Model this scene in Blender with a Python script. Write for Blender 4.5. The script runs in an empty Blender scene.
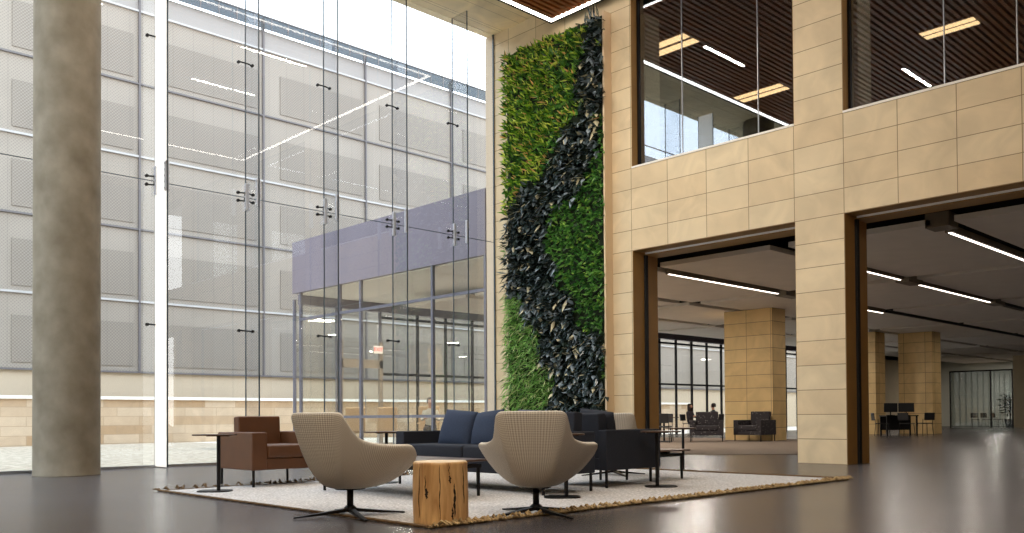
import bpy, bmesh, math, random
from mathutils import Vector, Matrix, noise
R = math.radians
random.seed(7)
scene = bpy.context.scene
col = scene.collection

# ------------------------------------------------------------------ helpers
def lin(c):
    out = []
    for v in c[:3]:
        v = v / 255.0
        out.append(v / 12.92 if v <= 0.04045 else ((v + 0.055) / 1.055) ** 2.4)
    return tuple(out) + (1.0,)

def new_mat(name):
    m = bpy.data.materials.new(name); m.use_nodes = True
    nt = m.node_tree
    for n in list(nt.nodes): nt.nodes.remove(n)
    out = nt.nodes.new('ShaderNodeOutputMaterial')
    return m, nt, out

def principled(nt, out, color=None, rough=0.5, metal=0.0, spec=0.5):
    b = nt.nodes.new('ShaderNodeBsdfPrincipled')
    if color: b.inputs['Base Color'].default_value = color
    b.inputs['Roughness'].default_value = rough
    b.inputs['Metallic'].default_value = metal
    b.inputs['Specular IOR Level'].default_value = spec
    nt.links.new(b.outputs[0], out.inputs[0])
    return b

def mat(name, rgb, rough=0.5, metal=0.0, vary=0.0, scale=8.0, bump=0.0, spec=0.5, rgb2=None, stretch=(1, 1, 1), detail=4.0):
    m, nt, out = new_mat(name)
    b = principled(nt, out, lin(rgb), rough, metal, spec)
    if vary or bump or rgb2:
        tc = nt.nodes.new('ShaderNodeTexCoord'); mp = nt.nodes.new('ShaderNodeMapping')
        mp.inputs['Scale'].default_value = stretch
        nz = nt.nodes.new('ShaderNodeTexNoise'); nz.inputs['Scale'].default_value = scale; nz.inputs['Detail'].default_value = detail
        nt.links.new(tc.outputs['Object'], mp.inputs[0]); nt.links.new(mp.outputs[0], nz.inputs['Vector'])
        if vary or rgb2:
            cr = nt.nodes.new('ShaderNodeValToRGB')
            c = lin(rgb)
            if rgb2: c1, c2 = c, lin(rgb2)
            else:
                c1 = tuple(x * (1 - vary) for x in c[:3]) + (1,); c2 = tuple(min(1, x * (1 + vary)) for x in c[:3]) + (1,)
            cr.color_ramp.elements[0].color = c1; cr.color_ramp.elements[1].color = c2
            cr.color_ramp.elements[0].position = 0.3; cr.color_ramp.elements[1].position = 0.7
            nt.links.new(nz.outputs['Fac'], cr.inputs[0]); nt.links.new(cr.outputs[0], b.inputs['Base Color'])
        if bump:
            bp = nt.nodes.new('ShaderNodeBump'); bp.inputs['Strength'].default_value = bump; bp.inputs['Distance'].default_value = 0.02
            nt.links.new(nz.outputs['Fac'], bp.inputs['Height']); nt.links.new(bp.outputs[0], b.inputs['Normal'])
    return m

def emit(name, rgb, strength):
    m, nt, out = new_mat(name)
    e = nt.nodes.new('ShaderNodeEmission'); e.inputs[0].default_value = lin(rgb); e.inputs[1].default_value = strength
    nt.links.new(e.outputs[0], out.inputs[0]); return m

def glass_mat(name, tint, base_refl=0.0, ior=1.45, rough=0.0, gtint=(1, 1, 1)):
    m, nt, out = new_mat(name)
    tr = nt.nodes.new('ShaderNodeBsdfTransparent'); tr.inputs[0].default_value = tuple(tint) + (1,)
    gl = nt.nodes.new('ShaderNodeBsdfGlossy'); gl.inputs['Roughness'].default_value = rough; gl.inputs[0].default_value = tuple(gtint) + (1,)
    lw_ = nt.nodes.new('ShaderNodeLayerWeight'); lw_.inputs[0].default_value = .5
    pw_ = nt.nodes.new('ShaderNodeMath'); pw_.operation = 'POWER'; pw_.inputs[1].default_value = 5; nt.links.new(lw_.outputs['Facing'], pw_.inputs[0])
    f0 = ((ior - 1) / (ior + 1)) ** 2 + base_refl
    ma = nt.nodes.new('ShaderNodeMath'); ma.operation = 'MULTIPLY_ADD'; ma.inputs[1].default_value = .7 * (1 - f0); ma.inputs[2].default_value = f0; nt.links.new(pw_.outputs[0], ma.inputs[0])
    mx = nt.nodes.new('ShaderNodeMixShader'); fac = ma.outputs[0]
    nt.links.new(fac, mx.inputs[0]); nt.links.new(tr.outputs[0], mx.inputs[1]); nt.links.new(gl.outputs[0], mx.inputs[2])
    nt.links.new(mx.outputs[0], out.inputs[0]); return m

def brick_mat(name, c1, c2, mortar, bw, rh, mort=0.004, u='y', uo=0.0, vo=0.0, offset=0.0, rough=0.6, bump=0.3, vein=0.12, freq=2):
    """stone cladding; object coordinates, u axis along the wall, v = z"""
    m, nt, out = new_mat(name)
    b = principled(nt, out, None, rough)
    L = nt.links.new
    tc = nt.nodes.new('ShaderNodeTexCoord'); sp = nt.nodes.new('ShaderNodeSeparateXYZ'); L(tc.outputs['Object'], sp.inputs[0])
    cb = nt.nodes.new('ShaderNodeCombineXYZ')
    def sh(sock, o):
        a = nt.nodes.new('ShaderNodeMath'); a.operation = 'ADD'; a.inputs[1].default_value = o; L(sock, a.inputs[0]); return a.outputs[0]
    if u == 'xy':
        a = nt.nodes.new('ShaderNodeMath'); a.operation = 'ADD'; L(sp.outputs['X'], a.inputs[0]); L(sp.outputs['Y'], a.inputs[1]); us = a.outputs[0]
    else: us = sp.outputs['X' if u == 'x' else 'Y']
    L(sh(us, uo), cb.inputs[0]); L(sh(sp.outputs['Y' if u == 'flat' else 'Z'], vo), cb.inputs[1])
    br = nt.nodes.new('ShaderNodeTexBrick'); L(cb.outputs[0], br.inputs['Vector'])
    br.offset = offset; br.squash = 1.0; br.offset_frequency = freq
    br.inputs['Color1'].default_value = lin(c1); br.inputs['Color2'].default_value = lin(c2); br.inputs['Mortar'].default_value = lin(mortar)
    br.inputs['Scale'].default_value = 1.0; br.inputs['Mortar Size'].default_value = mort; br.inputs['Mortar Smooth'].default_value = 0.1
    br.inputs['Brick Width'].default_value = bw; br.inputs['Row Height'].default_value = rh; br.inputs['Bias'].default_value = 0.0
    nz = nt.nodes.new('ShaderNodeTexNoise'); nz.inputs['Scale'].default_value = 1.6; nz.inputs['Detail'].default_value = 8; nz.inputs['Distortion'].default_value = 1.2
    L(tc.outputs['Object'], nz.inputs['Vector'])
    mr = nt.nodes.new('ShaderNodeMapRange'); mr.inputs['From Min'].default_value = 0.3; mr.inputs['From Max'].default_value = 0.7
    mr.inputs['To Min'].default_value = 1 - vein; mr.inputs['To Max'].default_value = 1 + vein; L(nz.outputs['Fac'], mr.inputs[0])
    mu = nt.nodes.new('ShaderNodeMix'); mu.data_type = 'RGBA'; mu.blend_type = 'MULTIPLY'; mu.inputs[0].default_value = 1.0
    L(br.outputs['Color'], mu.inputs[6]); L(mr.outputs[0], mu.inputs[7]); L(mu.outputs[2], b.inputs['Base Color'])
    bp = nt.nodes.new('ShaderNodeBump'); bp.inputs['Strength'].default_value = bump; bp.inputs['Distance'].default_value = 0.01; bp.invert = True
    L(br.outputs['Fac'], bp.inputs['Height']); L(bp.outputs[0], b.inputs['Normal'])
    return m

class MB:
    """collects shapes into one mesh"""
    def __init__(s): s.bm = bmesh.new()
    def box(s, x0, x1, y0, y1, z0, z1, bev=0.0, seg=2, M=None):
        r = bmesh.ops.create_cube(s.bm, size=1.0); vs = r['verts']
        for v in vs:
            v.co = Vector((x0 + (v.co.x + .5) * (x1 - x0), y0 + (v.co.y + .5) * (y1 - y0), z0 + (v.co.z + .5) * (z1 - z0)))
        if bev:
            es = list({e for v in vs for e in v.link_edges})
            r2 = bmesh.ops.bevel(s.bm, geom=es, offset=bev, segments=seg, profile=0.5, affect='EDGES')
            vs = list({v for f in r2['faces'] for v in f.verts} | {v for v in vs if v.is_valid})
        if M is not None:
            for v in vs: v.co = M @ v.co
        return s
    def tube(s, pts, r, n=8, r2=None, cap=True):
        pts = [Vector(p) for p in pts]; rings = []
        for i, p in enumerate(pts):
            d = (pts[min(i + 1, len(pts) - 1)] - pts[max(i - 1, 0)]).normalized()
            a = d.orthogonal().normalized() if i == 0 else (a - d * a.dot(d)).normalized()
            b = d.cross(a)
            t = i / (len(pts) - 1)
            rr = r[i] if isinstance(r, (list, tuple)) else (r if r2 is None else r + (r2 - r) * t)
            rings.append([s.bm.verts.new(p + (a * math.cos(k * 2 * math.pi / n) + b * math.sin(k * 2 * math.pi / n)) * rr) for k in range(n)])
        for A, B in zip(rings, rings[1:]):
            for k in range(n): s.bm.faces.new((A[k], A[(k + 1) % n], B[(k + 1) % n], B[k]))
        if cap:
            s.bm.faces.new(list(reversed(rings[0]))); s.bm.faces.new(rings[-1])
        return s
    def lathe(s, prof, c=(0, 0, 0), n=32, fx=None):
        rings = []
        for (r, z) in prof:
            ring = []
            for k in range(n):
                a = 2 * math.pi * k / n; rr = r if fx is None else r * fx(a, z)
                ring.append(s.bm.verts.new((c[0] + rr * math.cos(a), c[1] + rr * math.sin(a), c[2] + z)))
            rings.append(ring)
        for A, B in zip(rings, rings[1:]):
            for k in range(n): s.bm.faces.new((A[k], A[(k + 1) % n], B[(k + 1) % n], B[k]))
        s.bm.faces.new(list(reversed(rings[0]))); s.bm.faces.new(rings[-1])
        return s
    def prism(s, poly, z0, z1, M=None):
        a = [s.bm.verts.new((x, y, z0)) for x, y in poly]; b = [s.bm.verts.new((x, y, z1)) for x, y in poly]
        n = len(poly)
        s.bm.faces.new(list(reversed(a))); s.bm.faces.new(b)
        for i in range(n): s.bm.faces.new((a[i], a[(i + 1) % n], b[(i + 1) % n], b[i]))
        if M is not None:
            for v in a + b: v.co = M @ v.co
        return s
    def build(s, name, m, parent=None, smooth=False, loc=None):
        me = bpy.data.meshes.new(name)
        bmesh.ops.recalc_face_normals(s.bm, faces=s.bm.faces)
        s.bm.to_mesh(me); s.bm.free()
        o = bpy.data.objects.new(name, me); col.objects.link(o)
        if m: me.materials.append(m)
        if smooth:
            for p in me.polygons: p.use_smooth = True
        if parent: o.parent = parent
        if loc: o.location = loc
        return o

def raw(name, verts, faces, m, parent=None, smooth=False):
    me = bpy.data.meshes.new(name); me.from_pydata(verts, [], faces); me.update()
    o = bpy.data.objects.new(name, me); col.objects.link(o); me.materials.append(m)
    if smooth:
        for p in me.polygons: p.use_smooth = True
    if parent: o.parent = parent
    return o

def tag(o, label=None, cat=None, group=None, kind=None):
    if label: o['label'] = label
    if cat: o['category'] = cat
    if group: o['group'] = group
    if kind: o['kind'] = kind
    return o

def empty(name, loc=(0, 0, 0), rz=0.0, label=None, cat=None, group=None, kind=None):
    o = bpy.data.objects.new(name, None); col.objects.link(o); o.location = loc; o.rotation_euler = (0, 0, rz); o.empty_display_size = .1
    return tag(o, label, cat, group, kind)

def copy_tree(o, loc=None, rz=None, label=None, group=None, parent=None):
    c = o.copy(); col.objects.link(c)
    if parent: c.parent = parent
    for ch in list(o.children): copy_tree(ch, parent=c)
    if loc is not None: c.location = loc
    if rz is not None: c.rotation_euler = (0, 0, rz)
    if label: c['label'] = label
    if group: c['group'] = group
    return c

def struct(mb, name, m, parent=None, smooth=False):
    o = mb.build(name, m, parent, smooth)
    if not parent: o['kind'] = 'structure'
    return o

# ------------------------------------------------------------------ measures
CR = 0.3966                 # stone course
ZH, ZS, ZW, ZC = 3.966, 5.552, 8.95, 9.375     # header, sill, window head, ceiling
ZJ = 4.694                  # glass joint
PY = [-8.146, -7.305, -3.905]   # pillar edges, left jamb
DEP = 0.78                  # wall depth

# ------------------------------------------------------------------ materials
M = {}
M['stone'] = brick_mat('limestone_cladding', (218, 199, 164), (210, 187, 150), (138, 116, 86), .852, CR, .006, 'y', 8.146, 0, rough=.55, vein=.10)
M['stone_x'] = brick_mat('limestone_cladding_side', (205, 178, 128), (198, 170, 120), (120, 100, 70), 3.0, CR, .006, 'x', 1.1, 0, rough=.55)
M['pier'] = brick_mat('pier_cladding', (214, 184, 128), (204, 172, 116), (130, 104, 70), .85, .41, .008, 'xy', .45, 0, rough=.55)
M['soffit'] = brick_mat('limestone_soffit', (244, 226, 186), (236, 214, 170), (176, 152, 112), 1.6, .6, .006, 'flat', .3, .22, rough=.6, offset=.5, vein=.14)
M['plaster'] = mat('plaster', (205, 190, 160), .8, vary=.04, scale=1.5)
M['jamb'] = mat('bronze_jamb', (158, 120, 66), .55, vary=.08, scale=3)
M['black'] = mat('matt_black', (16, 16, 18), .6)
M['blackmetal'] = mat('black_metal', (26, 25, 26), .4, .6)
M['steel'] = mat('brushed_steel', (165, 165, 168), .35, .9)
M['palesteel'] = mat('pale_steel', (186, 190, 200), .4, .3)
M['whitemetal'] = mat('white_metal', (235, 235, 235), .5)
M['concrete'] = mat('cast_concrete', (138, 129, 113), .75, rgb2=(110, 100, 83), scale=3.2, bump=.2, stretch=(1, 1, .9), detail=12)
def sheet_glass(name, tint, fac):
    m, nt, out = new_mat(name)
    tr = nt.nodes.new('ShaderNodeBsdfTransparent'); tr.inputs[0].default_value = tuple(tint) + (1,)
    gl = nt.nodes.new('ShaderNodeBsdfGlossy'); gl.inputs['Roughness'].default_value = .02
    mx = nt.nodes.new('ShaderNodeMixShader'); mx.inputs[0].default_value = fac
    nt.links.new(tr.outputs[0], mx.inputs[1]); nt.links.new(gl.outputs[0], mx.inputs[2]); nt.links.new(mx.outputs[0], out.inputs[0]); return m
M['glass'] = glass_mat('clear_glass', (.955, .968, .968), 0.015, 1.42)
M['finglass'] = sheet_glass('fin_glass', (.93, .94, .955), .045)
M['winglass'] = glass_mat('reflective_window_glass', (.62, .62, .60), .20, 1.5, gtint=(.80, .88, 1.0))
M['doorglass'] = glass_mat('vestibule_glass', (.95, .95, .93), .03, 1.45)
M['darkglass'] = glass_mat('partition_glass', (.70, .74, .74), .03, 1.4)
M['gedge'] = mat('glass_edge_seal', (62, 74, 84), .35)
M['lav'] = mat('lavender_grey_panel', (118, 112, 124), .45, vary=.04, scale=.6)
M['lavframe'] = mat('grey_aluminium_frame', (112, 112, 124), .45, .3)
M['led'] = emit('led_white', (255, 240, 226), 5.0)
M['ledrim'] = emit('led_rim', (255, 244, 230), 8.0)
M['warmled'] = emit('warm_fixture_diffuser', (255, 214, 160), 5.0)
M['cloud'] = mat('acoustic_ceiling_panel', (228, 220, 210), .9, vary=.03, scale=2)
M['fixture'] = mat('fixture_body', (120, 108, 92), .5)

# dark upper ceiling with ribs
def ribbed(name, c1, c2, scale, axis='Y', rough=.6):
    m, nt, out = new_mat(name); b = principled(nt, out, None, rough); L = nt.links.new
    tc = nt.nodes.new('ShaderNodeTexCoord'); wv = nt.nodes.new('ShaderNodeTexWave'); wv.bands_direction = axis
    wv.inputs['Scale'].default_value = scale; wv.inputs['Distortion'].default_value = 0
    L(tc.outputs['Object'], wv.inputs[0]); cr = nt.nodes.new('ShaderNodeValToRGB')
    cr.color_ramp.elements[0].color = lin(c1); cr.color_ramp.elements[1].color = lin(c2)
    cr.color_ramp.elements[0].position = .35; cr.color_ramp.elements[1].position = .55
    L(wv.outputs['Fac'], cr.inputs[0]); L(cr.outputs[0], b.inputs['Base Color']); return m
M['ribs'] = ribbed('ribbed_dark_ceiling', (52, 50, 48), (104, 98, 88), 3.0, 'X')
M['slats'] = mat('wood_slat', (176, 108, 58), .45, rgb2=(140, 82, 42), scale=3, stretch=(.3, 8, 8))

# floor: large dark tiles, satin
def floor_mat():
    m, nt, out = new_mat('dark_stone_floor_tiles'); b = principled(nt, out, None, .3, spec=.55); L = nt.links.new
    tc = nt.nodes.new('ShaderNodeTexCoord')
    br = nt.nodes.new('ShaderNodeTexBrick'); br.offset = 0.5
    for k, v in (('Color1', (82, 78, 80)), ('Color2', (72, 68, 70)), ('Mortar', (48, 44, 42))): br.inputs[k].default_value = lin(v)
    br.inputs['Scale'].default_value = 1; br.inputs['Brick Width'].default_value = 1.2; br.inputs['Row Height'].default_value = .6; br.inputs['Mortar Size'].default_value = .004
    L(tc.outputs['Object'], br.inputs['Vector'])
    nz = nt.nodes.new('ShaderNodeTexNoise'); nz.inputs['Scale'].default_value = .7; nz.inputs['Detail'].default_value = 3; L(tc.outputs['Object'], nz.inputs['Vector'])
    mr = nt.nodes.new('ShaderNodeMapRange'); mr.inputs['To Min'].default_value = .86; mr.inputs['To Max'].default_value = 1.14; L(nz.outputs['Fac'], mr.inputs[0])
    mu = nt.nodes.new('ShaderNodeMix'); mu.data_type = 'RGBA'; mu.blend_type = 'MULTIPLY'; mu.inputs[0].default_value = 1
    L(br.outputs['Color'], mu.inputs[6]); L(mr.outputs[0], mu.inputs[7]); L(mu.outputs[2], b.inputs['Base Color'])
    m2 = nt.nodes.new('ShaderNodeMapRange'); m2.inputs['To Min'].default_value = .23; m2.inputs['To Max'].default_value = .29; L(nz.outputs['Fac'], m2.inputs[0]); L(m2.outputs[0], b.inputs['Roughness'])
    return m
M['floor'] = floor_mat()
M['carpet'] = mat('brown_carpet', (112, 98, 84), .95, vary=.2, scale=60, bump=.3)
M['gravel'] = mat('pale_gravel', (182, 172, 156), .95, rgb2=(118, 108, 94), scale=7, bump=.5, detail=8)

# perforated facade sheet
def perf(name, base, dark, lo, hi, k=58.0):
    m, nt, out = new_mat(name); b = principled(nt, out, None, .55, .0); L = nt.links.new
    tc = nt.nodes.new('ShaderNodeTexCoord'); sp = nt.nodes.new('ShaderNodeSeparateXYZ'); L(tc.outputs['Object'], sp.inputs[0])
    def sn(sock, k):
        a = nt.nodes.new('ShaderNodeMath'); a.operation = 'MULTIPLY'; a.inputs[1].default_value = k; L(sock, a.inputs[0])
        c = nt.nodes.new('ShaderNodeMath'); c.operation = 'SINE'; L(a.outputs[0], c.inputs[0]); return c.outputs[0]
    p1 = nt.nodes.new('ShaderNodeMath'); p1.operation = 'MULTIPLY'; L(sn(sp.outputs['X'], k), p1.inputs[0]); L(sn(sp.outputs['Z'], k), p1.inputs[1])
    # faint vertical sheet joints
    w = nt.nodes.new('ShaderNodeMath'); w.operation = 'ABSOLUTE'; L(sn(sp.outputs['X'], math.pi / .77), w.inputs[0])
    nz = nt.nodes.new('ShaderNodeTexNoise'); nz.inputs['Scale'].default_value = .35; L(tc.outputs['Object'], nz.inputs['Vector'])
    mr = nt.nodes.new('ShaderNodeMapRange'); mr.inputs['From Min'].default_value = lo; mr.inputs['From Max'].default_value = hi; L(p1.outputs[0], mr.inputs[0])
    mx = nt.nodes.new('ShaderNodeMix'); mx.data_type = 'RGBA'; mx.inputs[6].default_value = lin(dark); mx.inputs[7].default_value = lin(base); L(mr.outputs[0], mx.inputs[0])
    mj = nt.nodes.new('ShaderNodeMapRange'); mj.inputs['From Min'].default_value = 0; mj.inputs['From Max'].default_value = .12; mj.inputs['To Min'].default_value = .86; mj.inputs['To Max'].default_value = 1; L(w.outputs[0], mj.inputs[0])
    mn = nt.nodes.new('ShaderNodeMapRange'); mn.inputs['From Min'].default_value = .3; mn.inputs['From Max'].default_value = .7; mn.inputs['To Min'].default_value = .94; mn.inputs['To Max'].default_value = 1.06; L(nz.outputs['Fac'], mn.inputs[0])
    q = nt.nodes.new('ShaderNodeMath'); q.operation = 'MULTIPLY'; L(mj.outputs[0], q.inputs[0]); L(mn.outputs[0], q.inputs[1])
    mu = nt.nodes.new('ShaderNodeMix'); mu.data_type = 'RGBA'; mu.blend_type = 'MULTIPLY'; mu.inputs[0].default_value = 1
    L(mx.outputs[2], mu.inputs[6]); L(q.outputs[0], mu.inputs[7]); L(mu.outputs[2], b.inputs['Base Color']); return m
M['perf'] = perf('perforated_metal_sheet', (148, 139, 129), (130, 122, 113), -.55, .1)
M['perfdark'] = perf('dense_perforated_metal_sheet', (139, 130, 120), (114, 106, 98), -.3, .4)
M['band'] = mat('slab_edge_metal', (172, 170, 170), .5)
M['fascia'] = mat('pale_parapet', (146, 141, 138), .6, vary=.03, scale=.5)
M['guard'] = glass_mat('guard_glass', (.17, .20, .225), .02, 1.45)
M['mull'] = mat('facade_mullion', (98, 94, 96), .5)
M['rwall'] = brick_mat('garden_wall_stone', (200, 178, 152), (172, 142, 108), (166, 144, 118), 1.15, .30, .008, 'x', .2, 0, rough=.75, offset=.37, vein=.08)
M['rcap'] = mat('pale_stone_cap', (244, 240, 232), .7)
M['beigeband'] = mat('beige_plinth', (190, 174, 152), .7, vary=.03, scale=.6)

# ------------------------------------------------------------------ room shell
XL, YB, XE, YN = -21.0, -19.0, 60.0, 8.84     # left wall, back wall, far wing wall, wing north glazing
struct(MB().box(XL, XE, YB, -6.0, -.2, 0).box(-12.05, XE, -6.0, 0, -.2, 0), 'floor', M['floor'])
struct(MB().box(.02, XE, .0, YN, -.2, 0), 'floor_2', M['floor'])
struct(MB().prism([(1.6, -4.55), (2.9, -5.75), (9.5, -2.2), (13, -.3), (13, 8.3), (1.6, 8.3)], 0, .012), 'floor_3', M['carpet'])

# right wall: piers, spandrels
w = MB()
def pier(y0, y1): w.box(0, DEP, y0, y1, 0, ZC)
pier(PY[2], .26); pier(PY[0], PY[1])
ys = [(PY[1], PY[2])]
y = PY[0]
while y > YB - 1:
    ys.append((y - 3.4, y)); pier(y - 3.4 - .841, y - 3.4); y -= 4.241
for a, b in ys:
    w.box(0, DEP, a, b, ZH, ZS); w.box(0, DEP, a, b, ZW, ZC)
struct(w, 'wall_right', M['stone'])
XG, YG = -12.0, -6.0
struct(MB().box(XL, XL + .3, YB, YG, 0, ZC).box(XL, XG - .1, YG, YG + .3, 0, ZC), 'wall_left', M['plaster'])
wl = empty('window_8', (0, 0, 0), kind='structure')  # unseen glazed return, added to let daylight onto the column
for k in range(4):
    y0 = YG + k * 1.5; y1 = y0 + 1.5
    MB().box(XG - .006, XG + .006, y0 + .008, y1 - .008, .04, ZC).build('glass_pane', M['glass'], wl)
    MB().box(XG - .01, XG + .01, y1 - .008, y1 + .008 - (.02 if k == 3 else 0), .02, ZC).build('vertical_seal', M['gedge'], wl)
struct(MB().box(XL, 0, YB - .3, YB, 0, ZC), 'wall_back', mat('pale_timber_wall', (170, 146, 116), .7))
struct(MB().box(XL, DEP, YB, -5.7, ZC, ZC + .5).box(-12.2, DEP, -5.7, .22, ZC, ZC + .5), 'ceiling', M['soffit'])
# the stone return outside the glass, one even beige
struct(MB().box(-.012, .0, .03, .27, 0, ZC), 'trim_1', mat('beige_stone_return', (196, 178, 156), .7))

# opening linings and tracks (bronze), light head trim
n = 2
for i, (a, b) in enumerate(ys[:3]):
    t = MB()
    t.box(.004, DEP - .005, b - .006, b + .002, 0, ZH)          # far jamb lining (faces the camera)
    t.box(.004, DEP - .005, a - .002, a + .006, 0, ZH)
    t.box(.004, DEP - .005, a, b, ZH - .006, ZH + .002); t.box(.37, .78, a + .01, b - .01, ZH - .05, ZH - .006)
    struct(t, f'trim_{n}', M['jamb']); n += 1
    t = MB(); t.box(.34, .42, b - .05, b - .004, 0, ZH - .05); t.box(.34, .42, a + .004, a + .05, 0, ZH - .05); t.box(.40, .42, a, b, ZH - .03, ZH - .004)
    struct(t, f'trim_{n}', M['black']); n += 1
    t = MB(); t.box(.325, .36, a + .05, b - .05, ZH - .035, ZH - .006)
    struct(t, f'trim_{n}', M['whitemetal']); n += 1
    t = MB(); t.box(-.012, .2, a, b, ZS, ZS + .035)
    struct(t, f'trim_{n}', M['rcap']); n += 1
    t = MB(); t.box(.004, .2, b - .008, b + .002, ZS, ZW); t.box(.004, .2, a - .002, a + .008, ZS, ZW)
    struct(t, f'trim_{n}', M['jamb']); n += 1

# upper floor windows
mulls = [(-4.95, -6.53), (-9.62, -10.6), (-13.3, -14.7)]
for i, (a, b) in enumerate(ys[:3]):
    wd = MB().box(.20, .212, a, b, ZS + .035, ZW).build(f'window_{i + 1}', M['winglass']); wd['kind'] = 'structure'
    f = MB(); f.box(.17, .24, b - .05, b, ZS, ZW); f.box(.17, .24, a, a + .05, ZS, ZW); f.box(.17, .24, a, b, ZW - .05, ZW)
    f.build('window_frame', M['blackmetal'], wd)
    for yy in mulls[i]:
        MB().box(.19, .222, yy - .006, yy + .006, ZS + .03, ZW).build('glazing_joint', M['steel'], wd)

# upper storey room behind the windows
UZ = 8.62
struct(MB().box(DEP, 16, YB, -.3, 5.0, 5.3), 'floor_4', M['carpet'])
struct(MB().box(.26, 16, YB, -.3, UZ, UZ + .3), 'ceiling_2', M['ribs'])
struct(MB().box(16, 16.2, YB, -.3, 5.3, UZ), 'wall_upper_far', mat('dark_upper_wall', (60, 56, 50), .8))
struct(MB().box(DEP, 16, -.5, -.3, 5.3, UZ), 'wall_upper_north', mat('grey_upper_wall', (120, 112, 98), .8))
# upright plaster strips behind the glass
struct(MB().box(.3, .75, PY[2] - .12, PY[2] - .002, 5.3, UZ), 'trim_30', M['plaster'])  # built in place of the wall's reflection in the window
struct(MB().box(.3, .76, PY[0] - .12, PY[0] - .002, 5.3, UZ), 'trim_31', M['plaster'])

# dropped wood-slat ceiling panel with LED rim
PX1, PY1, PZ = -.15, -1.93, 8.95
PX0, PY0 = -11.5, -11.6
dp = empty('ceiling_3', (0, 0, 0), kind='structure')
MB().box(PX0, PX1, PY0, PY1, PZ + .14, PZ + .2).build('backing_panel', M['black'], dp)
e = MB(); wd_ = .05
for (x0, x1, y0, y1) in ((PX0, PX1, PY1 - wd_, PY1), (PX0, PX1, PY0, PY0 + wd_), (PX1 - wd_, PX1, PY0, PY1), (PX0, PX0 + wd_, PY0, PY1)): e.box(x0, x1, y0, y1, PZ, PZ + .16)
e.build('dark_edge_frame', M['black'], dp)
e = MB(); l0 = .055; l1 = .13
for (x0, x1, y0, y1) in ((PX0 + l0, PX1 - l0, PY1 - l1, PY1 - l0), (PX0 + l0, PX1 - l0, PY0 + l0, PY0 + l1), (PX1 - l1, PX1 - l0, PY0 + l1, PY1 - l1), (PX0 + l0, PX0 + l1, PY0 + l1, PY1 - l1)): e.box(x0, x1, y0, y1, PZ + .005, PZ + .03)
tag(e.build('led_strip', M['ledrim'], dp), 'white glowing LED strip')
s = MB(); yy = PY1 - .2
while yy > PY0 + .15:
    s.box(PX0 + .15, PX1 - .15, yy - .075, yy, PZ + .005, PZ + .12); yy -= .14
s.build('wood_slats', M['slats'], dp)
struct(MB().box(PX0, PX1, PY0, PY1, PZ + .2, ZC), 'trim_32', M['black'])

# ------------------------------------------------------------------ concrete column
c = MB().lathe([(.44, 0), (.44, .01), (.435, .02)] + [(.435, z * .5) for z in range(1, 19)] + [(.435, ZC)], (0, 0, 0), 64).build('concrete_column', M['concrete'], smooth=True, loc=(-9.205, -.975, 0))
tag(c, 'tall round concrete column standing on the dark floor beside the glass wall', 'column')

# ------------------------------------------------------------------ glass curtain wall
cw = empty('window_4', (0, 0, 0), kind='structure')
joints = [-1.214 - 1.588 * k for k in range(7)]
edges = [-.02] + joints
for i in range(len(edges) - 1):
    x1, x0 = edges[i] - .006, edges[i + 1] + .006
    MB().box(x0, x1, -.006, .006, .04, ZJ - .006).build('glass_pane', M['glass'], cw)
    MB().box(x0, x1, -.006, .006, ZJ + .006, ZC).build('glass_pane', M['glass'], cw)
MB().box(-12, edges[-1] - .006, -.006, .006, .04, ZC).build('glass_pane', M['glass'], cw)
MB().box(-12, -.02, -.005, .005, ZJ - .006, ZJ + .006).build('horizontal_seal', M['gedge'], cw)
MB().box(-12, 0, -.03, .03, 0, .04).build('floor_channel', M['steel'], cw)
MB().box(-.03, -.012, -.02, .02, 0, ZC).build('corner_seal', M['gedge'], cw)
m, nt, out = new_mat('sun_glare_glass')  # sun glare on one clear fin, painted as white with a glow
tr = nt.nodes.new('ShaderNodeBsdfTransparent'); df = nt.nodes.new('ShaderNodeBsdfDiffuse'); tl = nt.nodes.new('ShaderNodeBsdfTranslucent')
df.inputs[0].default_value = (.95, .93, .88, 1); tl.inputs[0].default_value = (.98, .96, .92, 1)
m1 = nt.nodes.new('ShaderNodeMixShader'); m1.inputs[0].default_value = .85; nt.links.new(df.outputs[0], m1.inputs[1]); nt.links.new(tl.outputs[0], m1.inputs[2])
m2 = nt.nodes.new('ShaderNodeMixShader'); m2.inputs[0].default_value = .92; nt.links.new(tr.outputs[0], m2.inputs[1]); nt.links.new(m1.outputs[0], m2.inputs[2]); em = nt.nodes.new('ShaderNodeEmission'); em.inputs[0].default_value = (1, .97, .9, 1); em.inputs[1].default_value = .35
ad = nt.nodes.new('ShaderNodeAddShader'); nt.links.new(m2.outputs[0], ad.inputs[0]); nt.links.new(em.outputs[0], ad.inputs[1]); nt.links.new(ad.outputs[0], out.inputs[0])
M['glare'] = m
FD = .49
proto = None
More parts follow.
